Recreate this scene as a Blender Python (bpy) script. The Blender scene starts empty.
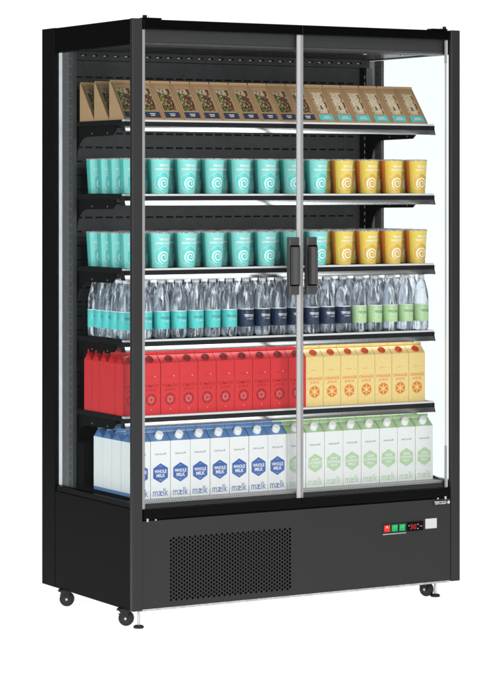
import bpy, math, random
from mathutils import Vector, Matrix
random.seed(7)
PI = math.pi
R = math.radians
col = bpy.context.scene.collection
W, D, TOP, BOT = 1.2408, 0.654, 1.905, 0.055     # cabinet width, depth, top and underside, metres above the floor

# ------------------------------------------------------------------ materials
MATS = {}
def principled(name, color, rough=0.5, metal=0.0, spec=0.5, coat=0.0, grain=0.0, gscale=400.0, bump=0.0, emit=None, estr=0.0):
    m = bpy.data.materials.new(name); m.use_nodes = True
    nt = m.node_tree; b = nt.nodes['Principled BSDF']
    b.inputs['Base Color'].default_value = (*color, 1)
    b.inputs['Roughness'].default_value = rough
    b.inputs['Metallic'].default_value = metal
    b.inputs['Specular IOR Level'].default_value = spec
    b.inputs['Coat Weight'].default_value = coat
    if emit:
        b.inputs['Emission Color'].default_value = (*emit, 1); b.inputs['Emission Strength'].default_value = estr
    if grain or bump:
        tc = nt.nodes.new('ShaderNodeTexCoord'); nz = nt.nodes.new('ShaderNodeTexNoise')
        nz.inputs['Scale'].default_value = gscale; nz.inputs['Detail'].default_value = 3
        nt.links.new(tc.outputs['Object'], nz.inputs['Vector'])
        if grain:
            mr = nt.nodes.new('ShaderNodeMapRange')
            mr.inputs['From Min'].default_value = 0.3; mr.inputs['From Max'].default_value = 0.7
            mr.inputs['To Min'].default_value = 1 - grain; mr.inputs['To Max'].default_value = 1 + grain
            mx = nt.nodes.new('ShaderNodeVectorMath'); mx.operation = 'SCALE'
            mx.inputs[0].default_value = color
            nt.links.new(nz.outputs['Fac'], mr.inputs['Value'])
            nt.links.new(mr.outputs['Result'], mx.inputs['Scale'])
            nt.links.new(mx.outputs['Vector'], b.inputs['Base Color'])
        if bump:
            bp = nt.nodes.new('ShaderNodeBump'); bp.inputs['Strength'].default_value = bump; bp.inputs['Distance'].default_value = 0.001
            nt.links.new(nz.outputs['Fac'], bp.inputs['Height']); nt.links.new(bp.outputs['Normal'], b.inputs['Normal'])
    MATS[name] = m
    return m
P_ = principled
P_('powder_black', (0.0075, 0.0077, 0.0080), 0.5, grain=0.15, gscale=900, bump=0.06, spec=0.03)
P_('gloss_black', (0.0025, 0.0025, 0.0028), 0.25, spec=0.08)
P_('deep_black', (0.003, 0.003, 0.003), 0.7, spec=0.2)
P_('powder_front_lit', (0.0245, 0.0248, 0.0255), 0.42, grain=0.12, gscale=1100, bump=0.08, spec=0.3)  # light on the front faces put into this colour; sides use powder_black
P_('valance_grey', (0.040, 0.0405, 0.0415), 0.5, grain=0.06, gscale=900, spec=0.3)
P_('liner_grey', (0.066, 0.0665, 0.069), 0.4, grain=0.12, gscale=30, spec=0.4)
P_('ceiling_grey', (0.05, 0.05, 0.052), 0.35, spec=0.5)
P_('lining_steel', (0.18, 0.18, 0.185), 0.38, metal=0.4, grain=0.1, gscale=60)
P_('steel_reflection', (0.88, 0.88, 0.88), 0.42, metal=0.0, grain=0.08, gscale=25)  # white reflections of polished steel put into a matt colour
P_('lining_steel_lit', (0.75, 0.75, 0.76), 0.45, metal=0.0, grain=0.06, gscale=60)  # lighter copy of the left lining, light put into its colour
P_('aluminium', (0.55, 0.55, 0.55), 0.5, metal=0.3, grain=0.05, gscale=200)
P_('aluminium_dull', (0.34, 0.34, 0.345), 0.5, metal=0.4)
P_('rail_chrome', (0.72, 0.72, 0.73), 0.23, metal=1.0)
P_('rail_black', (0.012, 0.012, 0.013), 0.30, spec=0.5)
P_('lip_white', (0.72, 0.72, 0.72), 0.45)
P_('galvanised', (0.55, 0.55, 0.55), 0.45, metal=0.5, grain=0.2, gscale=60)
P_('rubber', (0.008, 0.008, 0.008), 0.5, spec=0.4)
P_('caster_grey', (0.012, 0.012, 0.012), 0.35)
P_('zinc', (0.6, 0.58, 0.54), 0.35, metal=0.8)
P_('handle_grey', (0.055, 0.055, 0.056), 0.45, grain=0.1, gscale=700)
P_('switch_red', (0.65, 0.03, 0.02), 0.3, emit=(1, 0.06, 0.04), estr=0.25)
P_('switch_green', (0.01, 0.35, 0.10), 0.3, emit=(0.02, 0.7, 0.2), estr=0.18)
P_('digit_red', (0.4, 0.01, 0.01), 0.4, emit=(1, 0.03, 0.02), estr=0.12)
P_('sticker_white', (0.62, 0.62, 0.62), 0.5, grain=0.2, gscale=900)
P_('print_white', (0.85, 0.85, 0.85), 0.5)
P_('print_black', (0.01, 0.01, 0.012), 0.5)
P_('print_ink', (0.03, 0.09, 0.11), 0.5)
P_('print_grey', (0.25, 0.26, 0.28), 0.5)
# packaging
P_('carton_white', (0.83, 0.835, 0.83), 0.42, grain=0.015, gscale=60)
P_('milk_blue', (0.13, 0.26, 0.50), 0.42)
P_('milk_blue_print', (0.045, 0.125, 0.40), 0.45)
P_('milk_green', (0.45, 0.62, 0.36), 0.42)
P_('milk_green_print', (0.46, 0.65, 0.38), 0.45)
P_('drop_teal', (0.05, 0.45, 0.50), 0.45)
P_('tomato_red', (0.69, 0.036, 0.042), 0.42, grain=0.03, gscale=80)
P_('tomato_dark', (0.40, 0.012, 0.015), 0.45)
P_('tomato_cap', (0.20, 0.006, 0.008), 0.4)
P_('orange_yellow', (0.86, 0.655, 0.265), 0.42, grain=0.03, gscale=80)
P_('orange_print', (0.78, 0.21, 0.03), 0.45)
P_('orange_cap', (0.62, 0.07, 0.015), 0.4)
P_('orange_edge', (0.62, 0.16, 0.05), 0.45)
P_('crease_red', (0.30, 0.012, 0.012), 0.6)
P_('crease_grey', (0.35, 0.35, 0.36), 0.6)
P_('cup_teal', (0.27, 0.76, 0.71), 0.38)
P_('cup_teal_deep', (0.13, 0.70, 0.66), 0.38)
P_('cup_yellow', (0.90, 0.67, 0.11), 0.38)
P_('cup_yellow_deep', (0.80, 0.49, 0.05), 0.38)
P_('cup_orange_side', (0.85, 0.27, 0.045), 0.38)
P_('cup_teal_shade', (0.07, 0.45, 0.41), 0.38)
P_('cup_white', (0.92, 0.92, 0.90), 0.4)
P_('cup_inside', (0.80, 0.80, 0.80), 0.4)
P_('label_teal', (0.10, 0.62, 0.60), 0.4, grain=0.06, gscale=160)
P_('label_navy', (0.022, 0.040, 0.085), 0.4, grain=0.35, gscale=160)
P_('label_green', (0.48, 0.70, 0.38), 0.4, grain=0.06, gscale=160)
P_('cap_white', (0.86, 0.86, 0.86), 0.35)
P_('kraft', (0.46, 0.285, 0.145), 0.7, grain=0.07, gscale=350, bump=0.1)
P_('kraft_dark', (0.10, 0.055, 0.025), 0.8)
P_('box_navy', (0.030, 0.045, 0.085), 0.5)
P_('box_teal', (0.10, 0.60, 0.58), 0.5)

def perforated(name, base, hole, flat, scale=170):
    m = P_(name, base, 0.4, metal=0.2)
    nt = m.node_tree; b = nt.nodes['Principled BSDF']
    tc = nt.nodes.new('ShaderNodeTexCoord'); vo = nt.nodes.new('ShaderNodeTexVoronoi'); mp = nt.nodes.new('ShaderNodeMapping')
    vo.inputs['Randomness'].default_value = 0.0; vo.inputs['Scale'].default_value = 1.0
    mp.inputs['Scale'].default_value = (scale, 0, scale) if flat == 'y' else (scale, scale, 0); mp.inputs['Rotation'].default_value = (0, R(45), 0) if flat == 'y' else (0, 0, R(45))
    nt.links.new(tc.outputs['Object'], mp.inputs['Vector']); nt.links.new(mp.outputs['Vector'], vo.inputs['Vector'])
    cr = nt.nodes.new('ShaderNodeValToRGB')
    cr.color_ramp.elements[0].position = 0.28; cr.color_ramp.elements[0].color = (*hole, 1)
    cr.color_ramp.elements[1].position = 0.36; cr.color_ramp.elements[1].color = (*base, 1)
    nt.links.new(vo.outputs['Distance'], cr.inputs['Fac']); nt.links.new(cr.outputs['Color'], b.inputs['Base Color'])
perforated('perforated_steel', (0.50, 0.50, 0.50), (0.02, 0.02, 0.02), 'z')
perforated('perforated_lip', (0.50, 0.50, 0.50), (0.02, 0.02, 0.02), 'y')

def pane(name, tint, base=0.03, gain=0.5):
    m = bpy.data.materials.new(name); m.use_nodes = True; nt = m.node_tree
    for n in list(nt.nodes): nt.nodes.remove(n)
    out = nt.nodes.new('ShaderNodeOutputMaterial'); tr = nt.nodes.new('ShaderNodeBsdfTransparent')
    gl = nt.nodes.new('ShaderNodeBsdfGlossy'); mx = nt.nodes.new('ShaderNodeMixShader')
    lw = nt.nodes.new('ShaderNodeLayerWeight'); pw = nt.nodes.new('ShaderNodeMath'); ma = nt.nodes.new('ShaderNodeMath')
    tr.inputs['Color'].default_value = (*tint, 1); gl.inputs['Roughness'].default_value = 0.02
    lw.inputs['Blend'].default_value = 0.5
    pw.operation = 'POWER'; pw.inputs[1].default_value = 5.0
    ma.operation = 'MULTIPLY_ADD'; ma.inputs[1].default_value = gain; ma.inputs[2].default_value = base
    nt.links.new(lw.outputs['Facing'], pw.inputs[0]); nt.links.new(pw.outputs[0], ma.inputs[0])
    nt.links.new(ma.outputs[0], mx.inputs['Fac']); nt.links.new(tr.outputs[0], mx.inputs[1]); nt.links.new(gl.outputs[0], mx.inputs[2])
    nt.links.new(mx.outputs[0], out.inputs['Surface'])
    MATS[name] = m
pane('door_glass', (0.99, 1.0, 1.0), 0.02, 0.5)
pane('side_glass', (0.972, 0.997, 1.0), 0.015, 0.5)

def bottle_plastic():
    m = bpy.data.materials.new('clear_plastic'); m.use_nodes = True; nt = m.node_tree
    b = nt.nodes['Principled BSDF']; L = nt.links.new
    b.inputs['Base Color'].default_value = (0.84, 0.89, 0.96, 1); b.inputs['Roughness'].default_value = 0.03
    b.inputs['IOR'].default_value = 1.30; b.inputs['Specular IOR Level'].default_value = 1.0
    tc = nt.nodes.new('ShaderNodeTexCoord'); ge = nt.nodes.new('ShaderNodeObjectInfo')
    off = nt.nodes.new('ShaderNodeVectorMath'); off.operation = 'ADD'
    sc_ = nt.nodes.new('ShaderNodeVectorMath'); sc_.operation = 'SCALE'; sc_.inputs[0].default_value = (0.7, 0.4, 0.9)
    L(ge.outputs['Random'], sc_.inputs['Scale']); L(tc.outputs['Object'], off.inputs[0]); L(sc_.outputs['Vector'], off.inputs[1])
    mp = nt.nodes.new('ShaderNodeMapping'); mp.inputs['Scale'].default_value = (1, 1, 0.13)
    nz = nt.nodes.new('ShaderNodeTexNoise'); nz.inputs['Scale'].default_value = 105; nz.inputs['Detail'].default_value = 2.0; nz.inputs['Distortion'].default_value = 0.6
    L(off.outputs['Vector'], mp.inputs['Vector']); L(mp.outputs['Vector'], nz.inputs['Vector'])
    cr = nt.nodes.new('ShaderNodeValToRGB')            # white highlight streaks painted in by noise, as less clear patches
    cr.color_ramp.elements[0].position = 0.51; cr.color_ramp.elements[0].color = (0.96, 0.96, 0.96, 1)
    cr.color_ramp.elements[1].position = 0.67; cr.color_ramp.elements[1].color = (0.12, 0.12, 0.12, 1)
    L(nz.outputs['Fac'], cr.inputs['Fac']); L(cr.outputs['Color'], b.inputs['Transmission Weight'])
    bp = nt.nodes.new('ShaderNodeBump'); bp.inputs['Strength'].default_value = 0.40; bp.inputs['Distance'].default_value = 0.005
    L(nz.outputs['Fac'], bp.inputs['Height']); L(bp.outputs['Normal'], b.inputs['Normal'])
    MATS['clear_plastic'] = m
bottle_plastic()

def lid_plastic():
    m = bpy.data.materials.new('lid_plastic'); m.use_nodes = True; nt = m.node_tree
    b = nt.nodes['Principled BSDF']
    b.inputs['Base Color'].default_value = (0.80, 0.80, 0.80, 1); b.inputs['Roughness'].default_value = 0.12
    b.inputs['Alpha'].default_value = 0.62; b.inputs['Specular IOR Level'].default_value = 0.8
    tc = nt.nodes.new('ShaderNodeTexCoord'); nz = nt.nodes.new('ShaderNodeTexNoise')
    nz.inputs['Scale'].default_value = 220; nz.inputs['Detail'].default_value = 2
    cr = nt.nodes.new('ShaderNodeValToRGB')
    cr.color_ramp.elements[0].position = 0.40; cr.color_ramp.elements[0].color = (0.32, 0.30, 0.29, 1)
    cr.color_ramp.elements[1].position = 0.60; cr.color_ramp.elements[1].color = (0.85, 0.85, 0.86, 1)
    nt.links.new(tc.outputs['Object'], nz.inputs['Vector']); nt.links.new(nz.outputs['Fac'], cr.inputs['Fac'])
    nt.links.new(cr.outputs['Color'], b.inputs['Base Color'])
    MATS['lid_plastic'] = m
lid_plastic()

def printed(name):
    m = bpy.data.materials.new(name); m.use_nodes = True; nt = m.node_tree
    b = nt.nodes['Principled BSDF']; b.inputs['Roughness'].default_value = 0.45
    at = nt.nodes.new('ShaderNodeVertexColor'); at.layer_name = 'print'
    nt.links.new(at.outputs['Color'], b.inputs['Base Color'])
    MATS[name] = m
printed('printed_picture')

# ------------------------------------------------------------------ mesh builder
class MB:
    def __init__(s): s.v = []; s.f = []; s.m = []; s.s = []; s.mats = []
    def mi(s, mat):
        if mat not in s.mats: s.mats.append(mat)
        return s.mats.index(mat)
    def add(s, vs, fs, mat, smooth=False, T=None):
        o = len(s.v); i = s.mi(mat)
        for p in vs:
            p = Vector(p)
            s.v.append(tuple(T @ p) if T else tuple(p))
        for f in fs:
            s.f.append([o + k for k in f]); s.m.append(i); s.s.append(smooth)
        return s
    def box(s, x0, x1, y0, y1, z0, z1, mat, T=None):
        vs = [(x0,y0,z0),(x1,y0,z0),(x1,y1,z0),(x0,y1,z0),(x0,y0,z1),(x1,y0,z1),(x1,y1,z1),(x0,y1,z1)]
        return s.add(vs, [(0,3,2,1),(4,5,6,7),(0,1,5,4),(1,2,6,5),(2,3,7,6),(3,0,4,7)], mat, T=T)
    def prism(s, pts, a, b, mat, axis='x', T=None, smooth=False, caps=True):
        """polygon pts (in the two other axes, in order) extruded from a to b along the axis"""
        def mk(p, t):
            if axis == 'x': return (t, p[0], p[1])
            if axis == 'y': return (p[0], t, p[1])
            return (p[0], p[1], t)
        n = len(pts); vs = [mk(p, a) for p in pts] + [mk(p, b) for p in pts]
        fs = [(i, (i+1) % n, (i+1) % n + n, i + n) for i in range(n)]
        s.add(vs, fs, mat, smooth, T)
        if caps: s.add(vs, [tuple(range(n-1, -1, -1)), tuple(range(n, 2*n))], mat, False, T)
        return s
    def lathe(s, prof, mat, n=24, T=None, smooth=True, cap=True):
        vs = []; fs = []
        for (r, z) in prof:
            for k in range(n):
                a = 2*PI*k/n; vs.append((r*math.cos(a), r*math.sin(a), z))
        for i in range(len(prof)-1):
            for k in range(n):
                k2 = (k+1) % n
                fs.append((i*n+k, i*n+k2, (i+1)*n+k2, (i+1)*n+k))
        s.add(vs, fs, mat, smooth, T)
        if cap:
            m = len(prof)-1
            s.add(vs, [tuple(range(n-1, -1, -1)), tuple(m*n + k for k in range(n))], mat, False, T)
        return s
    def cyl(s, c, r, h, mat, axis='z', n=24, smooth=True):
        T = Matrix.Translation(Vector(c))
        if axis == 'x': T = T @ Matrix.Rotation(PI/2, 4, 'Y')
        if axis == 'y': T = T @ Matrix.Rotation(-PI/2, 4, 'X')
        return s.lathe([(r, -h/2), (r, h/2)], mat, n, T, smooth)
    def mesh(s, name):
        me = bpy.data.meshes.new(name); me.from_pydata(s.v, [], s.f)
        for mt in s.mats: me.materials.append(MATS[mt])
        me.polygons.foreach_set('material_index', s.m); me.polygons.foreach_set('use_smooth', s.s)
        me.update(); return me
    def build(s, name, parent=None, bevel=0.0, label=None):
        o = bpy.data.objects.new(name, s.mesh(name)); col.objects.link(o)
        if parent: o.parent = parent
        if label: o['label'] = label
        if bevel:
            b = o.modifiers.new('bevel', 'BEVEL'); b.width = bevel; b.segments = 2; b.limit_method = 'ANGLE'; b.harden_normals = False
        return o

def empty(name, loc, label, cat, group=None):
    o = bpy.data.objects.new(name, None); col.objects.link(o); o.location = loc; o.empty_display_size = 0.05
    o['label'] = label; o['category'] = cat
    if group: o['group'] = group
    return o
def copy_tree(o, parent=None):
    c = o.copy(); col.objects.link(c)
    if parent: c.parent = parent
    for ch in list(o.children): copy_tree(ch, c)
    return c

# lettering: flat outlines of words, as (vertices, faces) in the xy plane, centred, with the given width
_tc = {}
def word(body, width, bold=0.0, height=None):
    key = (body, bold)
    if key not in _tc:
        cu = bpy.data.curves.new('w', 'FONT'); cu.body = body; cu.size = 1.0; cu.resolution_u = 2
        cu.offset = bold; cu.fill_mode = 'FRONT'
        ob = bpy.data.objects.new('w', cu); col.objects.link(ob)
        dg = bpy.context.evaluated_depsgraph_get(); dg.update()
        me = bpy.data.meshes.new_from_object(ob.evaluated_get(dg))
        vs = [v.co.copy() for v in me.vertices]; fs = [tuple(p.vertices) for p in me.polygons]
        bpy.data.objects.remove(ob); bpy.data.meshes.remove(me); bpy.data.curves.remove(cu)
        _tc[key] = (vs, fs)
    vs, fs = _tc[key]
    x0 = min(v.x for v in vs); x1 = max(v.x for v in vs); y0 = min(v.y for v in vs); y1 = max(v.y for v in vs)
    sx = width / (x1-x0); sy = height / (y1-y0) if height else sx
    return [((v.x-(x0+x1)/2)*sx, (v.y-(y0+y1)/2)*sy) for v in vs], fs
def on_front(mb, shape, cx, cz, y, mat):
    vs, fs = shape
    mb.add([(cx+a, y, cz+b) for a, b in vs], fs, mat)
def hexagon(r, a0=90, sx=1.0): return [(sx*r*math.cos(R(a0+60*k)), r*math.sin(R(a0+60*k))) for k in range(6)]
def poly(pts): return pts, [tuple(range(len(pts)))]
def ring(po, pi):
    n = len(po); return po + pi, [(i, (i+1) % n, (i+1) % n + n, i + n) for i in range(n)]

# ------------------------------------------------------------------ setting: white studio sweep, own glow added to keep it shadowless
def sweep():
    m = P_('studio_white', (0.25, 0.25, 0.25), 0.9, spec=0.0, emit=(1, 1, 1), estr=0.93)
    a = Vector((0.503, 0.864, 0)); r = Vector((0.864, -0.503, 0)); c = Vector((0.62, 0.33, 0))
    prof = [(-2.6, 0.0), (2.6, 0.0)]
    for k in range(1, 13):
        t = R(90*k/12); prof.append((2.6 + 1.0*math.sin(t), 1.0 - 1.0*math.cos(t)))
    prof.append((3.6, 4.2))
    vs = []; fs = []
    for (d, z) in prof:
        for u in (-2.7, 4.2):
            p = c + a*d + r*u; vs.append((p.x, p.y, z))
    for i in range(len(prof)-1): fs.append((2*i, 2*i+1, 2*i+3, 2*i+2))
    mb = MB(); mb.add(vs, fs, 'studio_white', smooth=True)
    o = mb.build('studio_floor'); o['kind'] = 'structure'; o['label'] = 'seamless white studio floor curving up into the backdrop'
sweep()

# ------------------------------------------------------------------ the cabinet
cab = empty('display_fridge', (0, 0, 0), 'tall black open-shelf display refrigerator with two glass doors, standing on small casters', 'display fridge')

def side_frame(x0, x1, inner, face):
    """x0 < x1: the outer planes of one end of the cabinet; inner = +1 when the inside lies towards +x"""
    mb = MB()
    px = 0.035
    a, b = (x0, x0+px) if inner > 0 else (x1-px, x1)
    mb.box(a, b, 0.0, 0.018, BOT, TOP, 'powder_front_lit')                      # front post, flat face to the front
    fp = mb.build('front_post', cab, 0.0015)
    mb = MB(); a, b = (x0, x0+0.032) if inner > 0 else (x1-0.032, x1)
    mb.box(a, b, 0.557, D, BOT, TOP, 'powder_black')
    mb.build('rear_post', cab, 0.0015)
    mb = MB(); o = 0.0022
    a, b = (x0+o, x0+0.03) if inner > 0 else (x1-0.03, x1-o)
    mb.box(a, b, 0.0195, 0.5555, 1.8245, TOP-0.001, 'gloss_black')
    mb.build('top_rail', cab, 0.001)
    mb = MB(); a, b = (x0+0.001, x0+0.03) if inner > 0 else (x1-0.03, x1-0.001)
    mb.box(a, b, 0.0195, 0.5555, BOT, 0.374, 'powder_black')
    mb.build('lower_side_panel', cab, 0.0012)
    mb = MB(); a, b = (x0+0.004, x0+0.03) if inner > 0 else (x1-0.03, x1-0.004)
    mb.box(a, b, 0.0195, 0.5555, 0.3755, 0.392, 'gloss_black')
    mb.build('glazing_bead', cab)
    mb = MB(); a, b = (x0+0.009, x0+0.015) if inner > 0 else (x1-0.015, x1-0.009)
    mb.box(a, b, 0.0195, 0.5555, 0.393, 1.8235, 'side_glass')
    mb.build('side_window', cab)
    # lining behind the glass at the rear: bright strip, steel, slotted strip
    def bx(y0, y1, mat, nm, t0=0.017, t1=0.029, z1=1.822):
        mb = MB(); a, b = (x0+t0, x0+t1) if inner > 0 else (x1-t1, x1-t0)
        mb.box(a, b, y0, y1, 0.394, z1, mat); return mb
    bx(0.534, 0.5565, 'steel_reflection', '', 0.0155, 0.029).build('corner_strip', cab)
    bx(0.483, 0.533, 'lining_steel' if inner > 0 else 'lining_steel_lit', '').build('side_lining', cab)  # right end takes the lighter copy, painted as if lit
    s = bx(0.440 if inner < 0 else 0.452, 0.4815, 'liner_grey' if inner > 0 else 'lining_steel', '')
    z = 0.42
    while z < 1.80:
        a, b = (x0+0.0160, x0+0.017) if inner > 0 else (x1-0.0160, x1-0.0155)
        s.box(a, b, 0.470, 0.4735, z, z+0.005, 'aluminium_dull')
        a, b = (x0+0.029, x0+0.0297) if inner > 0 else (x1-0.0297, x1-0.029)
        s.box(a, b, 0.466, 0.4685, z, z+0.006, 'deep_black'); z += 0.026
    s.build('slotted_strip', cab)
side_frame(0, 0.05, 1, 0); side_frame(W-0.05, W, -1, 0)

# roof, back, ceiling, valance
MB().box(0.0325, W-0.0325, 0.034, D, 1.880, TOP-0.002, 'powder_black').build('roof', cab, 0.001)
MB().box(0.0325, W-0.0325, 0.60, D, 0.056, 1.879, 'powder_black').build('rear_panel', cab)
mb = MB(); mb.box(0.041, W-0.041, 0.036, 0.052, 1.8345, 1.8785, 'valance_grey')
mb.prism([(0.0362, 1.8335), (0.0362, 1.826), (0.075, 1.8215), (0.075, 1.8335)], 0.041, W-0.041, 'liner_grey')
mb.build('valance', cab)
mb = MB(); mb.box(0.0325, W-0.0325, 0.0765, 0.505, 1.828, 1.878, 'ceiling_grey')
for x in (0.3, 0.62, 0.94): mb.box(x, x+0.001, 0.0775, 0.5, 1.8272, 1.828, 'deep_black')
mb.build('ceiling_panel', cab)
for x in (0.95, 1.10):
    mb = MB(); mb.lathe([(0.004, 1.8272), (0.007, 1.8265), (0.008, 1.8235), (0.005, 1.822)], 'zinc', 16, Matrix.Translation((x, 0.14, 0)))
    mb.build('ceiling_screw', cab)

def slotted(mb, x0, x1, z0, z1, y, rows, pitch, sw, sh, mat, off=0.0):
    """a sheet at depth y, facing the front, with rows of real slots"""
    def q(a, b, c, d): mb.add([(a, y, c), (b, y, c), (b, y, d), (a, y, d)], [(0, 1, 2, 3)], mat)
    z = z0
    for r in sorted(rows):
        q(x0, x1, z, r-sh/2); x = x0 + off
        n = int((x1 - x) / pitch); q(x0, x0+off, r-sh/2, r+sh/2)
        for k in range(n):
            a = x + k*pitch; q(a+sw, a+pitch, r-sh/2, r+sh/2)
            # thickness seen in the slot's lower edge
            mb.add([(a, y, r-sh/2), (a+sw, y, r-sh/2), (a+sw, y+0.002, r-sh/2), (a, y+0.002, r-sh/2)], [(0, 1, 2, 3)], mat)
        q(x + n*pitch, x1, r-sh/2, r+sh/2); z = r+sh/2
    q(x0, x1, z, z1)
rows = [1.7425 - 0.0465*k for k in range(24)]
mb = MB()
slotted(mb, 0.046, 1.163, 0.60, 1.797, 0.516, [r for r in rows if r > 0.62], 0.038, 0.0275, 0.0058, 'liner_grey', 0.008)
mb.box(0.047, 1.162, 0.519, 0.523, 0.60, 1.797, 'deep_black')
for z in (1.437, 1.210, 0.982, 0.752): mb.box(0.048, 1.161, 0.5150, 0.5158, z, z+0.0025, 'deep_black')
for x, z in ((0.20, 1.772), (0.46, 1.755), (0.80, 1.755), (0.33, 1.525), (0.62, 1.30), (0.9, 1.525), (0.44, 1.285)):
    mb.cyl((x, 0.5145, z), 0.0022, 0.003, 'caster_grey', 'y', 10)
mb.build('back_duct_cover', cab)
mb = MB(); mb.box(0.040, 0.0445, 0.519, 0.5265, 0.39, 1.797, 'liner_grey'); mb.box(1.1645, W-0.046, 0.519, 0.527, 0.39, 1.797, 'liner_grey')
mb.box(0.046, W-0.046, 0.527, 0.56, 0.39, 1.822, 'deep_black')
mb.box(0.031, W-0.031, 0.570, 0.59, 0.39, 1.822, 'deep_black')
mb.build('back_liner', cab)
mb = MB(); slotted(mb, 0.031, W-0.031, 1.799, 1.8275, 0.512, [1.8145], 0.040, 0.022, 0.006, 'liner_grey', 0.004)
mb.box(0.031, W-0.031, 0.5135, 0.526, 1.7985, 1.8275, 'deep_black')
# bright plates in the outlets, painting in light caught by their far lip
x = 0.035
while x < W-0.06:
    mb.box(x+0.003, x+0.012, 0.5125, 0.5132, 1.8120, 1.8150, 'steel_reflection'); x += 0.040
mb.build('air_outlet_strip', cab)
# lower rear duct box
MB().box(0.034, W-0.034, 0.415, 0.518, 0.3895, 0.545, 'powder_black').build('rear_duct_box', cab, 0.003)

# deck with perforated top
mb = MB(); mb.box(0.033, W-0.033, 0.052, 0.414, 0.3885, 0.3895, 'perforated_steel')
mb.box(0.033, W-0.033, 0.050, 0.0518, 0.3815, 0.3895, 'perforated_lip')
mb.build('deck_grating', cab)
MB().box(0.033, W-0.033, 0.056, 0.5, 0.30, 0.388, 'deep_black').build('deck_tray', cab)
for xa in (0.0335, W-0.0385): MB().prism([(0.04, 0.384), (0.10, 0.400), (0.414, 0.400), (0.414, 0.384)], xa, xa+0.005, 'powder_black').build('deck_side_trim', cab)

# shelves
SH = [1.592, 1.356, 1.1195, 0.893, 0.6515]
def shelf(z):
    s = MB(); g = 0.030
    s.box(g, W-g, 0.131, 0.512, z-0.016, z, 'deep_black'); s.box(g, W-g, 0.131, 0.145, z-0.022, z-0.016, 'deep_black')
    sh = s.build('shelf', cab)
    l = MB(); l.box(g, W-g, 0.1105, 0.1305, z-0.0058, z+0.0006, 'lip_white'); l.build('shelf_lip', sh, 0.0012)
    r = MB()
    # price rail: dark flat upper face, lower face a bright metal nose leaning up
    r.prism([(0.1130, z-0.0060), (0.1130, z-0.0205), (0.1300, z-0.0205), (0.1300, z-0.0060)], g, W-g, 'rail_black')
    nose = []
    for k in range(9):
        t = k/8.0; nose.append((0.1125 - 0.0068*t - 0.0006*math.sin(t*PI), z-0.0207-0.0155*t))
    r.prism(nose + [(0.1290, z-0.0362), (0.1290, z-0.0207)], g, W-g, 'rail_chrome', smooth=False)
    for xa in (g-0.0022, W-g):                                       # end caps
        r.prism([(0.1100, z-0.0058), (0.1105, z-0.0200), (0.1040, z-0.0370), (0.1315, z-0.0370), (0.1315, z-0.0058)], xa, xa+0.0022, 'rail_black')
    r.build('price_rail', sh)
    for xa in (g+0.010, W-g-0.016):
        b = MB(); pts = [(0.511, z-0.0165), (0.20, z-0.0165), (0.196, z-0.030), (0.222, z-0.0480), (0.405, z-0.0500)]
        for k in range(8):
            t = R(90*(k+1)/8); pts.append((0.405+0.078*math.sin(t), z-0.1280+0.078*math.cos(t)))
        pts += [(0.511, z-0.148)]
        b.prism(pts, xa, xa+0.006, 'powder_black')
        for yy in (0.25, 0.36): b.cyl((xa-0.0002, yy, z-0.040), 0.003, 0.0012, 'zinc', 'x', 10)
        b.build('bracket', sh)
for z in SH: shelf(z)
for xa in (0.0300, W-0.0700):
    s = MB(); s.box(xa, xa+0.012, 0.490, 0.5135, 0.546, 1.797, 'powder_black')
    z = 0.56
    while z < 1.78:
        s.box(xa+0.003, xa+0.006, 0.4892, 0.490, z, z+0.011, 'aluminium_dull'); s.box(xa+0.008, xa+0.010, 0.4892, 0.490, z, z+0.011, 'deep_black'); z += 0.024
    s.build('shelf_upright', cab)

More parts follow.
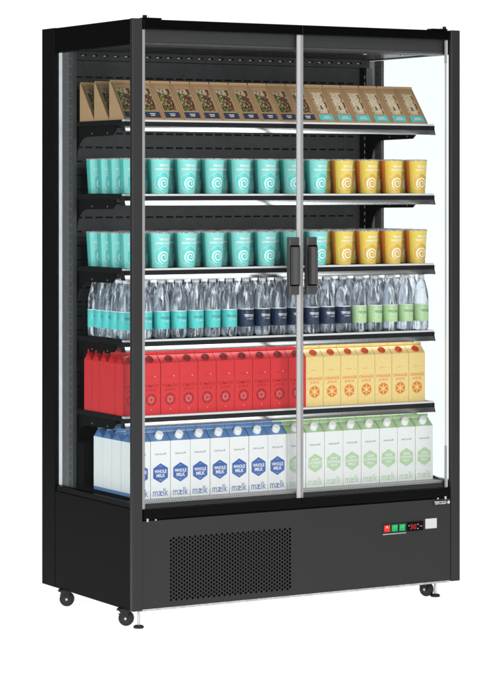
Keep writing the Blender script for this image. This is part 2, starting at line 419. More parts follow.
# doors
def door(x0, x1, hinge, label):
    m = MB(); m.box(x0, x1, 0.004, 0.030, 1.8730, 1.9035, 'gloss_black')
    d = m.build('door', cab, 0.0015, label)
    m = MB(); m.box(x0, x1, 0.006, 0.028, 0.3385, 0.3690, 'gloss_black'); m.build('bottom_rail', d, 0.0015)
    ml = MB(); e = 0.0095 if hinge < 0 else 0.0045
    a, b = (x0, x0+e) if hinge < 0 else (x1-e, x1)
    ml.box(a, b, 0.013, 0.024, 0.3700, 1.8720, 'aluminium_dull' if hinge < 0 else 'lip_white'); ml.build('hinge_profile', d, 0.0008)
    if hinge > 0:
        for za, zb in ((1.7950, 1.8715), (0.3705, 0.5100)): MB().box(x1-0.0115, x1-0.0047, 0.0115, 0.0157, za, zb, 'aluminium_dull').build('edge_clip', d, 0.0005)
    mf = MB(); c0, c1 = (x1-0.0125, x1) if hinge < 0 else (x0, x0+0.0085)
    mf.box(c0, c1, 0.0125, 0.0215, 0.3700, 1.8720, 'aluminium' if hinge < 0 else 'aluminium_dull'); mf.build('closing_profile', d, 0.0008)
    g = MB(); g.box(x0+0.0098 if hinge < 0 else x0+0.0087, x1-0.0127 if hinge < 0 else x1-0.0048, 0.016, 0.021, 0.3700, 1.8720, 'door_glass'); g.build('glass_pane', d)
    hx = x1-0.0530 if hinge < 0 else x0+0.0125
    h = MB()
    h.box(hx, hx+0.0370, -0.006, 0.0150, 1.0300, 1.2165, 'handle_grey')
    base = h.build('handle', d, 0.0025)
    t = MB(); t.box(hx+0.0005, hx+0.0375, -0.0072, -0.0062, 1.0585, 1.1905, 'gloss_black')
    pr = [(hx+0.003, -0.0074), (hx+0.006, -0.022), (hx+0.014, -0.028), (hx+0.025, -0.028), (hx+0.028, -0.020), (hx+0.034, -0.016), (hx+0.0355, -0.0074)]
    t.prism(pr, 1.0640, 1.1850, 'handle_grey', 'z'); t.build('grip', base, 0.0015)
    # pivot hinges above and below
    hp = MB(); s = -hinge; hx0 = x0+0.004 if hinge < 0 else x1-0.004
    a, b = sorted((hx0, hx0+s*0.062))
    hp.box(a, b, 0.008, 0.040, 1.9040, 1.9090, 'gloss_black'); hp.cyl((hx0+s*0.007, 0.018, 1.911), 0.007, 0.012, 'gloss_black'); hp.cyl((hx0+s*0.016, 0.018, 1.910), 0.004, 0.010, 'zinc')
    hp.build('hinge', d); hp = MB(); hp.box(a, b, 0.010, 0.040, 0.3345, 0.3380, 'gloss_black')
    hp.cyl((hx0+s*0.010, 0.006, 0.3365), 0.0045, 0.010, 'zinc'); hp.cyl((hx0+s*0.040, 0.007, 0.3350), 0.0035, 0.006, 'zinc'); hp.build('hinge', d)
    return d
door(0.0415, 0.6215, -1, 'left glass door with its handle beside the middle gap')
door(0.6226, 1.1995, 1, 'right glass door with its handle beside the middle gap')
MB().box(0.6215, 0.6226, 0.02, 0.03, 0.35, 1.90, 'deep_black').build('door_seal', cab)

# lower front: panel with a field of real round holes
def front_panel():
    x0, x1, z0, z1, y = 0.0365, W-0.0365, 0.060, 0.3335, 0.0035
    gx0, gx1, gz0, gz1 = 0.1330, 0.5800, 0.0745, 0.2800
    mb = MB(); q = lambda a, b, c, d: mb.add([(a, y, c), (b, y, c), (b, y, d), (a, y, d)], [(0, 1, 2, 3)], 'powder_front_lit')
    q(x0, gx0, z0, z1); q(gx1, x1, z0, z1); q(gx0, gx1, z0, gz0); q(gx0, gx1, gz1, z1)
    for (a, b, c, d) in ((x0, x1, z1, z1), ):
        mb.add([(a, y, c), (b, y, c), (b, y+0.03, c), (a, y+0.03, c)], [(0, 1, 2, 3)], 'powder_front_lit')
    mb.add([(x0, y, z0), (x1, y, z0), (x1, y+0.03, z0), (x0, y+0.03, z0)], [(0, 1, 2, 3)], 'galvanised')
    for xx in (x0, x1): mb.add([(xx, y, z0), (xx, y, z1), (xx, y+0.03, z1), (xx, y+0.03, z0)], [(0, 1, 2, 3)], 'powder_front_lit')
    p = mb.build('front_panel', cab)
    g = MB(); nc, nr = 46, 16; cw = (gx1-gx0)/nc; ch = (gz1-gz0)/(nr+0.5); rr = 0.0042
    for i in range(nc):
        xa = gx0 + i*cw; off = 0.5*ch if i % 2 else 0.0
        fz = gz0 if off else gz1-0.5*ch
        g.add([(xa, y, fz), (xa+cw, y, fz), (xa+cw, y, fz+0.5*ch), (xa, y, fz+0.5*ch)], [(0, 1, 2, 3)], 'powder_front_lit')
        for j in range(nr):
            cx, cz = xa+cw/2, gz0+off+(j+0.5)*ch
            inn, out, dep = [], [], []
            for k in range(16):
                a = 2*PI*k/16; c_, s_ = math.cos(a), math.sin(a)
                t = min((cw/2)/max(abs(c_), 1e-9), (ch/2)/max(abs(s_), 1e-9))
                if k in (2, 6, 10, 14): out.append((cx+math.copysign(cw/2, c_), y, cz+math.copysign(ch/2, s_)))
                else: out.append((cx+c_*t, y, cz+s_*t))
                inn.append((cx+rr*c_, y, cz+rr*s_)); dep.append((cx+rr*c_, y+0.0016, cz+rr*s_))
            g.add(out+inn+dep, [(k, (k+1) % 16, (k+1) % 16+16, k+16) for k in range(16)] + [(k+16, (k+1) % 16+16, (k+1) % 16+32, k+32) for k in range(16)], 'powder_front_lit')
    g.box(gx0, gx1, y+0.012, y+0.016, gz0, gz1, 'deep_black')
    g.build('vent_grille', p)
    # controls
    c = MB(); cx0, cx1, cz0, cz1 = 0.9320, 1.0920, 0.2335, 0.2660; yy = y-0.0025
    c.box(cx0, cx1, yy, y-0.0002, cz0, cz1, 'print_black'); c.box(cx0, cx0+0.092, y-0.0022, y-0.0003, cz0-0.0045, cz0-0.0010, 'galvanised')
    cp = c.build('control_panel', p, 0.0008)
    for k, mat in enumerate(('switch_red', 'switch_green', 'switch_green')):
        s = MB(); a = cx0+0.004+k*0.030
        s.prism([(yy-0.0002, cz0+0.005), (yy-0.0005, cz1-0.005), (yy-0.0060, cz1-0.006), (yy-0.0030, cz0+0.014), (yy-0.0055, cz0+0.006)][::-1], a, a+0.021, mat)
        s.box(a+0.006, a+0.010, yy-0.0066, yy-0.0062, cz1-0.014, cz1-0.008, 'print_white') if k == 0 else None
        s.build('rocker_switch', cp, 0.0, ('red' if k == 0 else 'green')+' rocker switch')
    s = MB(); s.box(cx0+0.096, cx1-0.002, yy-0.0050, yy-0.0002, cz0+0.002, cz1-0.002, 'gloss_black'); th = s.build('thermostat', cp, 0.001)
    s = MB(); on_front(s, word('30', 0.024, 0.01, 0.017), cx0+0.117, (cz0+cz1)/2, yy-0.0054, 'digit_red')
    on_front(s, poly(hexagon(0.0024)), cx0+0.143, (cz0+cz1)/2+0.001, yy-0.0054, 'digit_red'); s.build('digits', th)
    for a, b in ((0.100, 0.004), (0.135, 0.007), (0.135, -0.007), (0.150, 0.0)): s = MB(); on_front(s, poly([(-0.0022, -0.0009), (0.0022, -0.0009), (0.0022, 0.0009), (-0.0022, 0.0009)]), cx0+a, (cz0+cz1)/2+b, yy-0.0054, 'print_white'); s.build('button_mark', th)
    s = MB(); s.box(1.1020, 1.1480, y-0.0012, y-0.0002, 0.2380, 0.2710, 'sticker_white'); s.build('rating_sticker', p)
    # brand badge
    s = MB(); s.box(1.1330, 1.2030, y-0.0018, y-0.0002, 0.3130, 0.3300, 'print_black'); bg = s.build('brand_badge', p)
    s = MB(); on_front(s, word('TEFCOLD', 0.048, 0.012, 0.0105), 1.1620, 0.3215, y-0.0022, 'print_white')
    for k in range(3):
        a = R(60*k); c_, s_ = math.cos(a), math.sin(a); w, l = 0.0011, 0.0062
        on_front(s, poly([(-l*c_-w*s_, -l*s_+w*c_), (-l*c_+w*s_, -l*s_-w*c_), (l*c_+w*s_, l*s_-w*c_), (l*c_-w*s_, l*s_+w*c_)]), 1.1950, 0.3215, y-0.0022-0.0001*k, 'print_white')
    s.build('badge_lettering', bg)
front_panel()
mb = MB(); mb.box(0.0365, W-0.0365, 0.036, 0.555, 0.058, 0.0705, 'galvanised'); mb.box(0.0365, W-0.0365, 0.034, 0.05, 0.0705, 0.333, 'deep_black')
mb.build('base_frame', cab)
MB().box(0.0365, W-0.0365, 0.008, 0.035, 0.0515, 0.0578, 'galvanised').build('base_bar', cab)

# casters and levelling feet
def caster(x, y, turn):
    T = Matrix.Translation((x, y, 0)) @ Matrix.Rotation(turn, 4, 'Z'); Tw = T @ Matrix.Translation((0, -0.006, 0.0240)) @ Matrix.Rotation(PI/2, 4, 'Y')
    m = MB(); m.lathe([(0.0215, -0.0088), (0.0240, -0.0065), (0.0240, 0.0065), (0.0215, 0.0088)], 'rubber', 36, Tw)
    m.lathe([(0.0150, -0.0098), (0.0150, 0.0098)], 'caster_grey', 24, Tw)
    w = m.build('caster', cab)
    k = MB(); k.box(-0.0155, 0.0155, -0.020, 0.022, 0.0495, 0.0545, 'rubber', T)
    k.prism([(-0.016, 0.0400), (0.004, 0.0385), (0.018, 0.0495), (-0.018, 0.0495)], -0.0142, 0.0142, 'rubber', T=T)
    for s in (-1, 1):
        xa, xb = sorted((s*0.0112, s*0.0142))
        k.prism([(-0.013, 0.0200), (-0.002, 0.0185), (0.018, 0.0400), (-0.016, 0.0400)], xa, xb, 'rubber', T=T)
    k.build('fork', w)
    h = MB(); h.lathe([(0.0042, -0.0160), (0.0042, 0.0160)], 'zinc', 14, Tw); h.build('axle', w)
for x, y, t in ((0.012, 0.078, R(52)), (0.012, 0.502, R(58)), (1.150, 0.075, R(25)), (1.150, 0.515, R(25))): caster(x, y, t)
def foot(x, y):
    m = MB(); T = Matrix.Translation((x, y, 0))
    m.lathe([(0.0150, 0.0), (0.0165, 0.002), (0.0165, 0.006), (0.0120, 0.0090), (0.0070, 0.0100)], 'rubber', 24, T)
    f = m.build('levelling_foot', cab); r = MB()
    r.lathe([(0.0036, 0.010), (0.0036, 0.054)], 'zinc', 12, T)
    for k in range(11): r.lathe([(0.0036, 0.012+0.0036*k), (0.0043, 0.0135+0.0036*k), (0.0036, 0.0150+0.0036*k)], 'zinc', 12, T, cap=False)
    r.build('threaded_rod', f)
for x, y in ((0.030, 0.016), (1.172, 0.047)): foot(x, y)

# ------------------------------------------------------------------ products
ORD = ['first','second','third','fourth','fifth','sixth','seventh','eighth','ninth','tenth','eleventh','twelfth']
ROW = ['front row', 'second row', 'third row', 'fourth row', 'fifth row', 'rear row']

def carton(name, w, d, hs, hr, ht, body, top, cap, capname, prints, base_band=None):
    """gable-top carton: w wide, d deep, shoulder height hs, ridge base hr, fin top ht; its base centre at the origin, front at -y"""
    o = empty(name, (0, 0, 0), 'carton', 'carton'); m = MB()
    x, f = w/2-0.0006, -d/2; b = d/2-0.0004
    zb = base_band[1] if base_band else 0.0
    if base_band:
        m.add([(-x, f, 0), (-x, b, 0), (-x, b, zb), (-x, f, zb)], [(3, 2, 1, 0)], base_band[0])
        m.add([(x, f, 0), (x, b, 0), (x, b, zb), (x, f, zb)], [(0, 1, 2, 3)], base_band[0])
    m.add([(-x, f, zb), (-x, b, zb), (-x, b, hs), (-x, f, hs)], [(3, 2, 1, 0)], body)
    m.add([(x, f, zb), (x, b, zb), (x, b, hs), (x, f, hs)], [(0, 1, 2, 3)], body)
    m.add([(-x, f, 0), (x, f, 0), (x, f, hs), (-x, f, hs)], [(0, 1, 2, 3)], body)
    m.add([(-x, b, 0), (x, b, 0), (x, b, hs), (-x, b, hs)], [(3, 2, 1, 0)], body)
    m.add([(-x, f, 0), (x, f, 0), (x, b, 0), (-x, b, 0)], [(3, 2, 1, 0)], body)
    o_ = m.build('carton_body', o, 0.0009)
    g = MB(); t = 0.0013; xi = x-0.016
    V = [(-x, f, hs), (x, f, hs), (x, b, hs), (-x, b, hs),              # 0-3 shoulder
         (-x, -t, hr), (x, -t, hr), (x, t, hr), (-x, t, hr),            # 4-7 ridge base
         (-x, -t, ht), (x, -t, ht), (x, t, ht), (-x, t, ht),            # 8-11 fin top
         (-xi, 0, hr-0.002), (xi, 0, hr-0.002)]                         # 12, 13 folded gussets
    g.add(V, [(0, 1, 5, 4), (2, 3, 7, 6), (4, 5, 9, 8), (6, 7, 11, 10), (8, 9, 10, 11), (4, 8, 11, 7), (5, 6, 10, 9)], top)
    g.add(V, [(3, 0, 12), (0, 4, 12), (7, 3, 12), (1, 2, 13), (5, 1, 13), (2, 6, 13)], top)
    g.add([(-x, -t-0.0003, hr+0.0014), (x, -t-0.0003, hr+0.0014), (x, -t-0.0003, hr+0.0024), (-x, -t-0.0003, hr+0.0024)], [(0, 1, 2, 3)], body if base_band else capname)
    gt = g.build('gable_top', o, 0.0)
    ang = math.atan2(hr-hs, -t-f)
    T = Matrix.Translation((0.0, (f-t)/2-0.0005, (hs+hr)/2)) @ Matrix.Rotation(ang, 4, 'X')
    c = MB()
    if capname == 'cap_white':
        c.lathe([(0.0135, 0.0), (0.0135, 0.004), (0.0126, 0.005), (0.0122, 0.0150), (0.0108, 0.0166)], 'cap_white', 24, T)
        for k in range(24):
            a = 2*PI*k/24
            c.box(-0.0006, 0.0006, 0.0121, 0.0128, 0.0055, 0.0145, 'cap_white', T @ Matrix.Rotation(a, 4, 'Z'))
    else:
        c.lathe([(0.0132, 0.0), (0.0132, 0.0035), (0.0124, 0.0045), (0.0090, 0.0048), (0.0086, 0.0036)], capname, 24, T)
    c.build('cap', o)
    return o, f-0.0003
def small_line(mb, cx, cz, y, w, mat, h=0.0007):
    on_front(mb, poly([(-w/2, -h/2), (w/2, -h/2), (w/2, h/2), (-w/2, h/2)]), cx, cz, y, mat)

def milk(blue):
    top, pr = ('milk_blue', 'milk_blue_print') if blue else ('milk_green', 'milk_green_print')
    o, y = carton('milk_carton', 0.0717, 0.0640, 0.181, 0.2065, 0.2190, 'carton_white', top, None, 'cap_white', None, ('milk_blue' if blue else 'milk_green', 0.020))
    e = MB(); hx = hexagon(0.0312, 90, 0.98); on_front(e, poly(hx), 0, 0.0795, y, pr); em = e.build('emblem', o)
    t = MB()
    if blue:
        on_front(t, word('WHOLE', 0.043, 0.025, 0.0110), 0, 0.0850, y-0.0003, 'print_white'); on_front(t, word('MILK', 0.031, 0.022, 0.0110), 0.001, 0.0715, y-0.0003, 'print_white')
    else:
        on_front(t, word('SEMI', 0.028, 0.018, 0.0090), 0, 0.0915, y-0.0003, 'print_white'); on_front(t, word('SKIMMED', 0.047, 0.018, 0.0090), 0, 0.0800, y-0.0003, 'print_white')
        on_front(t, word('MILK', 0.026, 0.018, 0.0085), 0, 0.0688, y-0.0003, 'print_white')
    small_line(t, 0, 0.1010, y-0.0003, 0.009, 'print_white'); small_line(t, 0, 0.0575, y-0.0003, 0.009, 'print_white'); t.build('emblem_lettering', em)
    b = MB(); on_front(b, word('m\u00e6lk', 0.0545, 0.0, 0.0245), 0, 0.0185, y, pr); b.build('brand_lettering', o)
    s = MB(); on_front(s, word('TEFCOLD', 0.034, 0.02, 0.0050), -0.004, 0.1395, y, 'print_grey')
    on_front(s, poly([(0, 0.0040), (0.0026, 0.0004), (0.0018, -0.0028), (-0.0018, -0.0028), (-0.0026, 0.0004)]), 0.0170, 0.1405, y, 'drop_teal'); s.build('small_lettering', o)
    return o
def juice(tomato):
    body, pr, cap = ('tomato_red', 'tomato_dark', 'tomato_cap') if tomato else ('orange_yellow', 'orange_print', 'orange_cap')
    o, y = carton('juice_carton', 0.0677, 0.0545, 0.1640, 0.1880, 0.1985, body, body, None, cap, None)
    t = MB(); on_front(t, word('TOMATO' if tomato else 'ORANGE', 0.058, 0.01, 0.0098), 0, 0.0915, y, pr); on_front(t, word('JUICE', 0.036, 0.01, 0.0095), 0, 0.0778, y, pr); t.build('brand_lettering', o)
    e = MB(); cz = 0.0480
    for k in range(6):                                                 # a sliced fruit in a hexagon: six wedges
        a0, a1 = R(60*k+30+3), R(60*k+90-3); ro = 0.0212
        p0 = (ro*math.cos(a0), ro*math.sin(a0)); p1 = (ro*math.cos(a1), ro*math.sin(a1)); am = (a0+a1)/2
        q = (0.0045*math.cos(am), 0.0045*math.sin(am))
        on_front(e, poly([q, p0, p1]), 0, cz, y, pr)
    e.build('emblem', o); s = MB()
    for k in range(6):
        am = R(60*k+60); c_, s_ = math.cos(am), math.sin(am)
        for rr_, ww in ((0.0075, 0.0011), (0.0110, 0.0009)):
            for sg in (-1, 1):
                on_front(s, poly([(a, b) for a, b in ((rr_*c_-sg*0.0022*s_-ww, rr_*s_+sg*0.0022*c_-ww), (rr_*c_-sg*0.0022*s_+ww, rr_*s_+sg*0.0022*c_-ww), (rr_*c_-sg*0.0022*s_, rr_*s_+sg*0.0022*c_+ww))]), 0, cz, y-0.0002, 'carton_white' if tomato else body)
    small_line(s, -0.002, 0.1195, y, 0.026, pr, 0.0009); on_front(s, poly(hexagon(0.0016)), 0.0135, 0.1215, y, 'carton_white'); on_front(s, poly(hexagon(0.0013)), 0.001, 0.0160, y, 'carton_white')
    s.build('small_lettering', o)
    return o

def wrap(shape, r_at, z0, lift=0.0003, cx=0.0, cz=0.0):
    """bend a flat shape round a cup or bottle whose radius at height z is r_at(z); centred on the front"""
    vs, fs = shape; out = []
    for a, b in vs:
        z = z0+cz+b; r = r_at(z)+lift; an = (a+cx)/r_at(z0+cz)
        out.append((r*math.sin(an), -r*math.cos(an), z))
    return out, fs
def fine(shape, step=0.004):
    """split long edges of a small polygon fan so that it can be bent"""
    vs, fs = shape; nv = list(vs); nf = []
    for f in fs:
        P = [vs[i] for i in f]; c = (sum(p[0] for p in P)/len(P), sum(p[1] for p in P)/len(P)); ringp = []
        for i in range(len(P)):
            a, b = P[i], P[(i+1) % len(P)]; n = max(1, int(math.dist(a, b)/step))
            for k in range(n): ringp.append((a[0]+(b[0]-a[0])*k/n, a[1]+(b[1]-a[1])*k/n))
        levels = 5; base = len(nv); n = len(ringp)
        for l in range(levels, 0, -1):
            for p in ringp: nv.append((c[0]+(p[0]-c[0])*l/levels, c[1]+(p[1]-c[1])*l/levels))
        nv.append(c)
        for l in range(levels-1):
            for i in range(n): nf.append((base+l*n+i, base+l*n+(i+1) % n, base+(l+1)*n+(i+1) % n, base+(l+1)*n+i))
        for i in range(n): nf.append((base+(levels-1)*n+i, base+(levels-1)*n+(i+1) % n, base+levels*n))
    return nv, nf
def outline(po, w, step=0.003):
    """a thin closed outline of polygon po, subdivided along its length"""
    n = len(po); cx = sum(p[0] for p in po)/n; cy = sum(p[1] for p in po)/n
    R0 = max(math.dist(p, (cx, cy)) for p in po); k = 1-w/R0; vs = []
    for i in range(n):
        a, b = po[i], po[(i+1) % n]; m = max(1, int(math.dist(a, b)/step))
        for j in range(m): vs.append((a[0]+(b[0]-a[0])*j/m, a[1]+(b[1]-a[1])*j/m))
    inn = [(cx+(x-cx)*k, cy+(y-cy)*k) for x, y in vs]
    return ring(vs, inn)
def spiral():
    vs = []; fs = []; n = 60
    for i in range(n+1):
        t = i/n; a = R(-70+ 720*t); r = 0.0038+0.0175*t**1.0; w = 0.0013+0.0009*math.sin(min(1, t*1.3)*PI*0.5)
        if t > 0.86: w *= max(0.15, (1-t)/0.14)
        for s in (-1, 1): vs.append(((r+s*w)*math.cos(a), (r+s*w)*math.sin(a)))
    for i in range(n): fs.append((2*i, 2*i+1, 2*i+3, 2*i+2))
    return vs, fs
def cup(teal):
    body, deep = ('cup_teal', 'cup_teal_deep') if teal else ('cup_yellow', 'cup_yellow_deep')
    o = empty('yoghurt_cup', (0, 0, 0), 'cup', 'yoghurt cup')
    H, rb, rt = 0.1105, 0.0316, 0.0383
    r_at = lambda z: rb+(rt-rb)*z/H
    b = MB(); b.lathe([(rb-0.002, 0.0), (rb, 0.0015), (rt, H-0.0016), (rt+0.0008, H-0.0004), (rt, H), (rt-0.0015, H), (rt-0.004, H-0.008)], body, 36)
    side = b.mi('cup_teal_shade' if teal else 'cup_orange_side')            # shade between cups put into the back's colour; orange also has an edge print
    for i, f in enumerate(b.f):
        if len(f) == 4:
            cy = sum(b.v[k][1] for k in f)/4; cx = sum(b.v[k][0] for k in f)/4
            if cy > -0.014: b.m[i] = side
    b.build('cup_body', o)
    l = MB(); l.lathe([(rt+0.0004, H-0.0010), (rt+0.0014, H-0.0006), (rt+0.0014, H+0.0022), (rt-0.0006, H+0.0040), (rt-0.004, H+0.0046), (rt-0.006, H+0.0030)], 'lid_plastic', 36); l.build('lid', o)
    e = MB(); hexp = hexagon(0.0335)
    vs, fs = wrap(fine(poly([(p[0]*0.93, p[1]*0.93) for p in hexp])), r_at, 0.0370, 0.0003); e.add(vs, fs, deep, True); em = e.build('emblem', o)
    s = MB(); vs, fs = wrap(spiral(), r_at, 0.0345, 0.0007, 0.0015); s.add(vs, fs, 'cup_white', True)
    vs, fs = wrap(outline(hexp, 0.0010), r_at, 0.0370, 0.0005); s.add(vs, fs, 'cup_white', True); s.build('swirl', em)
    t = MB()
    for body_, w_, h_, z_ in (('TEFCOLD', 0.037, 0.0066, 0.0910), ('NATURAL YOGHURT' if teal else 'YOGHURT WITH', 0.062 if teal else 0.052, 0.0062, 0.0790)):
        vs, fs = wrap(word(body_, w_, 0.045, h_), r_at, z_, 0.0005, 0.002); t.add(vs, fs, 'cup_white')
    t.build('lettering', o)
    return o

def bottle(kind):
    o = empty('water_bottle', (0, 0, 0), 'bottle', 'water bottle'); lab = 'label_'+kind
    prof = [(0.014, 0.0035), (0.020, 0.0), (0.0245, 0.004), (0.0258, 0.012), (0.0250, 0.018), (0.0259, 0.024), (0.0253, 0.030), (0.0253, 0.088), (0.0259, 0.093),
            (0.0258, 0.100), (0.0252, 0.112), (0.0236, 0.126), (0.0209, 0.140), (0.0176, 0.153), (0.0148, 0.163), (0.0122, 0.171), (0.0110, 0.1745), (0.0120, 0.1755), (0.0120, 0.1768), (0.0098, 0.1772), (0.0098, 0.185)]
    n = 24; b = MB(); vs = []; fs = []
    for (r, z) in prof:
        for k in range(n):
            a = 2*PI*k/n; rr = r
            if z < 0.016: rr = r*(1-0.10*(0.5+0.5*math.cos(5*a))*(1-z/0.016))          # petal base
            if 0.100 < z < 0.165: rr = r*(1+0.012*math.cos(8*a+z*60))                 # swirled shoulder flutes
            vs.append((rr*math.cos(a), rr*math.sin(a), z))
    for i in range(len(prof)-1):
        for k in range(n): k2 = (k+1) % n; fs.append((i*n+k, i*n+k2, (i+1)*n+k2, (i+1)*n+k))
    m = len(prof)-1; fs += [tuple(range(n-1, -1, -1)), tuple(m*n+k for k in range(n))]
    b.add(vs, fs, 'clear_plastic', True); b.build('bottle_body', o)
    l = MB(); l.lathe([(0.0258, 0.0305), (0.0262, 0.0310), (0.0262, 0.0855), (0.0258, 0.0860)], lab, 32, cap=False)
    l.lathe([(0.0262, 0.0862), (0.0262, 0.0885)], 'cap_white', 32, cap=False); lo = l.build('paper_label', o)
    t = MB(); r_at = lambda z: 0.0262; ink = 'print_white' if kind == 'navy' else 'print_ink'
    vs, fs = wrap(word('TEFCOLD', 0.037, 0.03 if kind == 'navy' else 0.012, 0.0080), r_at, 0.0665, 0.0003); t.add(vs, fs, ink)
    for wd, dz, cx in ((0.024, 0.0075, 0.004), (0.016, 0.0105, 0.005)):
        vs, fs = wrap(outline([(-wd/2, -0.0006), (wd/2, -0.0006), (wd/2, 0.0006), (-wd/2, 0.0006)], 0.02), r_at, 0.0655-dz, 0.0003, cx); t.add(vs, fs, 'print_white')
    t.build('label_lettering', lo)
    c = MB(); c.lathe([(0.0105, 0.1772), (0.0112, 0.1778), (0.0112, 0.1880), (0.0100, 0.1892)], 'cap_white', 24)
    for k in range(24): c.box(-0.0004, 0.0004, 0.0111, 0.0115, 0.179, 0.187, 'cap_white', Matrix.Rotation(2*PI*k/24, 4, 'Z'))
    c.build('cap', o)
    return o

def picture(kind, w, h, nx=22, ny=34):
    """the printed photograph behind the box's window: colours per vertex on a fine grid, coordinates u (right) and v (up)"""
    rnd = random.Random(3 if kind else 5); vs = []; fs = []; cs = []
    blobs = []
    if kind == 0:       # dark filling with salad running down the left side
        pal = [(0.16,0.075,0.03),(0.30,0.17,0.09),(0.48,0.33,0.20),(0.045,0.025,0.015),(0.36,0.20,0.10),(0.52,0.40,0.27),(0.08,0.04,0.02),(0.12,0.06,0.03),(0.20,0.11,0.05)]
        for k in range(95): blobs.append((rnd.random(), rnd.random(), 0.03+0.06*rnd.random(), 0.02+0.035*rnd.random(), rnd.choice(pal)))
        sal = [(0.10,0.22,0.03),(0.20,0.34,0.06),(0.035,0.10,0.02),(0.50,0.50,0.42),(0.14,0.26,0.05),(0.42,0.06,0.03),(0.16,0.28,0.05),(0.07,0.16,0.02)]
        for k in range(60):
            v = rnd.random(); blobs.append((0.04+0.26*rnd.random()+0.12*(1-v), v, 0.03+0.045*rnd.random(), 0.015+0.03*rnd.random(), rnd.choice(sal)))
        for k in range(26): blobs.append((0.22+0.5*rnd.random(), 0.78+0.2*rnd.random(), 0.05, 0.03, rnd.choice([(0.60,0.46,0.32),(0.70,0.60,0.48),(0.42,0.27,0.16)])))
        bg = (0.10, 0.05, 0.025)
    else:               # pale seeded bread with red and dark edges
        bg = (0.66, 0.52, 0.34)
        for k in range(120): blobs.append((0.2+0.6*rnd.random(), rnd.random(), 0.03+0.05*rnd.random(), 0.012+0.03*rnd.random(), rnd.choice([(0.70,0.58,0.40),(0.62,0.47,0.29),(0.76,0.67,0.50),(0.58,0.42,0.25),(0.78,0.70,0.55)])))
        for k in range(40):
            v = rnd.random(); blobs.append((0.03+0.09*rnd.random(), v, 0.035, 0.02, rnd.choice([(0.45,0.03,0.03),(0.10,0.05,0.03),(0.10,0.16,0.04),(0.55,0.20,0.10)])))
            v = rnd.random(); blobs.append((0.86+0.12*rnd.random(), v, 0.05, 0.03, rnd.choice([(0.10,0.045,0.025),(0.42,0.05,0.03),(0.03,0.02,0.015),(0.5,0.22,0.08),(0.14,0.07,0.03)])))
        for k in range(7): blobs.append((0.40+0.10*rnd.random(), 0.16+0.17*rnd.random(), 0.06, 0.05, (0.05, 0.11, 0.03)))
    for j in range(ny+1):
        for i in range(nx+1):
            u, v = i/nx, j/ny; c = bg
            for (bx, by, rx, ry, bc) in blobs:
                if ((u-bx)/rx)**2+((v-by)/ry)**2 < 1: c = bc
            vs.append(((u-0.5)*w, v*h)); cs.append(c)
    for j in range(ny):
        for i in range(nx): a = j*(nx+1)+i; fs.append((a, a+1, a+nx+2, a+nx+1))
    return vs, fs, cs
def sandwich(kind):
    o = empty('sandwich_box', (0, 0, 0), 'box', 'sandwich box'); w, d, h = 0.0712, 0.104, 0.1235
    m = MB(); x = w/2
    m.prism([(0, 0), (d, 0), (d, h), (d-0.006, h), (0, 0.003)], -x, x, 'kraft')          # front at y = 0
    bo = m.build('box_body', o, 0.0007)
    ang = math.atan2(h-0.003, d-0.006); L = math.hypot(h-0.003, d-0.006)
    T = Matrix.Translation((0, 0, 0.003)) @ Matrix.Rotation(ang, 4, 'X')                   # local x across, y up the slope, z outward
    def slope(mb, vs, fs, mat, lift): mb.add([(a, b, lift) for a, b in vs], fs, mat, T=T)
    c = MB()
    slope(c, *poly([(-x, L*0.93), (x, L*0.93), (x, L*0.935), (-x, L*0.935)]), 'kraft_dark', 0.0003)
    for s in (-1, 1): slope(c, *poly([(s*(x-0.0055)-0.0006, 0.002), (s*(x-0.0055)+0.0006, 0.002), (s*(x-0.0055)+0.0006, L*0.93), (s*(x-0.0055)-0.0006, L*0.93)]), 'kraft_dark', 0.0003)
    c.build('crease', o)
    f = MB(); f.box(-x+0.001, x-0.001, d-0.0075, d-0.0025, h-0.001, h+0.0055, 'kraft'); f.build('tuck_flap', o, 0.0006)
    vs, fs, cs = picture(kind, w*0.64, L*0.59)
    p = MB(); p.add([(a-0.001, b+L*0.235, 0.0005) for a, b in vs], fs, 'printed_picture', T=T)
    po = p.build('picture', o); ca = po.data.color_attributes.new('print', 'FLOAT_COLOR', 'POINT')
    for i, c_ in enumerate(cs): ca.data[i].color = (*c_, 1)
    l = MB(); mat = 'box_navy' if kind == 0 else 'box_teal'; lw = w*0.76
    slope(l, *poly([(-lw/2, L*0.035), (lw/2, L*0.035), (lw/2, L*0.195), (-lw/2, L*0.195)]), mat, 0.0006); lo = l.build('box_label', o)
    t = MB(); rnd = random.Random(kind)
    for r_, wd in ((L*0.140, 0.020), (L*0.095, 0.017) if kind == 0 else (L*0.095, 0.030)):
        xx = -wd/2+0.001
        while xx < wd/2:
            ww = 0.0016+0.0018*rnd.random(); slope(t, *poly([(xx, r_-0.0020), (xx+ww, r_-0.0020), (xx+ww, r_+0.0022*rnd.uniform(0.6, 1)), (xx, r_+0.0018)]), 'print_white', 0.0009); xx += ww+0.0006
    t.build('label_lettering', lo)
    return o

def fill(proto, places, group, used):
    """places: (x, y, z, label, keep_prints); the prototype itself takes the first place"""
    for (x, y, z, lab, full) in places:
        o = proto if not used else copy_tree(proto)
        used.append(o)
        o.location = (x, y, z); o['label'] = lab; o['group'] = group

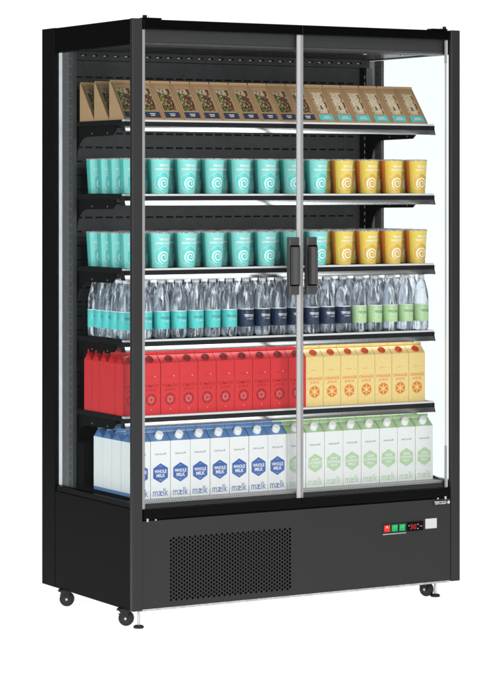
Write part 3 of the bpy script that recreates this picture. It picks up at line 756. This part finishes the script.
def grid(kinds, xs, ys, z, noun, group, keep, where='', jitter=0.0, stagger=None, turn=0.0):
    """kinds: list of (prototype maker, first column, last column, words)"""
    for mk, c0, c1, words in kinds:
        used = []; pl = []; proto = mk()
        n = c1-c0+1
        for r, y in enumerate(ys):
            for k in range(c0, c1+1):
                if not keep(k, r): continue
                x = xs[k]+(stagger[r] if stagger else 0.0)
                if x > W-0.052: continue
                i = k-c0; rowtxt = ROW[r] if not (r == len(ys)-1 and r > 0) else 'rearmost row'
                lab = f"{words}, {ORD[i]} from the left in the {rowtxt}{where}"
                pl.append((x, y, z, lab, True))
        fill(proto, pl, group, used)
        rnd = random.Random(len(words)*7+n)
        for o in used:
            o.location.x += rnd.uniform(-1, 1)*jitter; o.location.y += rnd.uniform(-0.4, 1)*jitter*1.5
            o.rotation_euler.z = rnd.uniform(-1, 1)*turn

# sandwiches, top shelf
xs = [0.034+0.0726*(k+0.5) for k in range(16)]
grid([(lambda: sandwich(0), 0, 9, 'kraft sandwich box with navy label'), (lambda: sandwich(1), 10, 15, 'kraft sandwich box with teal label')],
     xs, [0.124, 0.2300, 0.3360], 1.5925, 'sandwich', 'sandwich boxes leaning in rows on the top shelf', lambda k, r: r <= 1 or k in (0, 1, 15), jitter=0.0004)
# cups, two shelves
xs = [0.075+0.0992*k for k in range(12)]
for z, nm in ((1.3568, ' of the upper yoghurt shelf'), (1.1203, ' of the lower yoghurt shelf')):
    grid([(lambda: cup(1), 0, 7, 'teal yoghurt cup'), (lambda: cup(0), 8, 11, 'yellow yoghurt cup')],
         xs, [0.155+0.0778*k for k in range(4)], z, 'cup', 'yoghurt cups standing in rows', lambda k, r: True, nm, jitter=0.0008, turn=R(2.5))
# bottles
xs = [0.0570+0.0626*k for k in range(19)]
grid([(lambda: bottle('teal'), 0, 6, 'clear water bottle with teal label'), (lambda: bottle('navy'), 7, 13, 'clear water bottle with navy label'), (lambda: bottle('green'), 14, 18, 'clear water bottle with pale green label')],
     xs, [0.150+0.0548*k for k in range(5)], 0.8938, 'bottle', 'water bottles packed on the fourth shelf', lambda k, r: True, jitter=0.0004, turn=R(9))
# juice
xs = [0.0345+0.0680*(k+0.5) for k in range(17)]
grid([(lambda: juice(1), 0, 9, 'red tomato juice carton'), (lambda: juice(0), 10, 16, 'yellow orange juice carton')],
     xs, [0.133+0.0272+0.0552*k for k in range(5)], 0.6523, 'juice', 'juice cartons on the fifth shelf', lambda k, r: r <= 1 or k in (0, 1, 16), jitter=0.0004)
# milk
xs = [0.0430+0.0722*(k+0.5) for k in range(16)]
grid([(lambda: milk(1), 0, 7, 'white milk carton with blue top'), (lambda: milk(0), 8, 15, 'white milk carton with green top')],
     xs, [0.098+0.032+0.0646*k for k in range(4)], 0.3897, 'milk', 'milk cartons on the bottom deck', lambda k, r: r <= 1 or k in (0, 1, 15), jitter=0.0003)

# ------------------------------------------------------------------ light
def area(name, loc, aim, sx, sy, power, color=(1, 1, 1), roll=0.0):
    l = bpy.data.lights.new(name, 'AREA'); l.shape = 'RECTANGLE'; l.size = sx; l.size_y = sy; l.energy = power; l.color = color
    o = bpy.data.objects.new(name, l); col.objects.link(o); o.location = loc
    q = (Vector(aim)-Vector(loc)).to_track_quat('-Z', 'Y'); o.rotation_euler = (q.to_matrix().to_4x4() @ Matrix.Rotation(roll, 4, 'Z')).to_euler()
    return o
area('front_softbox', (-0.35, -4.2, 1.75), (0.6, 0.2, 0.95), 2.2, 2.4, 150)
area('left_softbox', (-3.6, -0.4, 1.6), (0.0, 0.3, 0.95), 2.0, 2.2, 105)
o = area('overhead_softbox', (1.63, -1.53, 2.80), (1.63, -1.53, 0), 0.70, 1.9, 16)
d = Vector((0.656, -0.755, 0)); o.rotation_euler = (0, 0, math.atan2(d.y, d.x)-PI/2)

for z in SH:                                                          # added fill light under each shelf, brightening the goods behind
    o = area('added_shelf_fill', (W/2, 0.155, z-0.026), (W/2, 0.40, z-0.20), 1.10, 0.012, 0.42)
w = bpy.data.worlds.new('World'); bpy.context.scene.world = w; w.use_nodes = True
w.node_tree.nodes['Background'].inputs['Color'].default_value = (1, 1, 1, 1)
w.node_tree.nodes['Background'].inputs['Strength'].default_value = 0.09

# ------------------------------------------------------------------ camera
cam = bpy.data.cameras.new('camera'); co = bpy.data.objects.new('camera', cam); col.objects.link(co)
co.location = (-3.6019, -6.9162, 1.3787); co.rotation_euler = (PI/2, 0, -R(30.2))
cam.sensor_fit = 'HORIZONTAL'; cam.sensor_width = 36; cam.lens = 180.07; cam.shift_y = -0.306; cam.clip_end = 100
bpy.context.scene.camera = co
sc = bpy.context.scene
sc.view_settings.view_transform = 'Standard'; sc.view_settings.look = 'None'; sc.view_settings.exposure = 0; sc.view_settings.gamma = 1
sc.render.engine = 'CYCLES'; sc.cycles.use_denoising = True
sc.cycles.max_bounces = 14; sc.cycles.transparent_max_bounces = 24; sc.cycles.transmission_bounces = 12; sc.cycles.glossy_bounces = 4; sc.cycles.diffuse_bounces = 4
sc.cycles.sample_clamp_indirect = 8
sc.cycles.caustics_reflective = False; sc.cycles.caustics_refractive = True
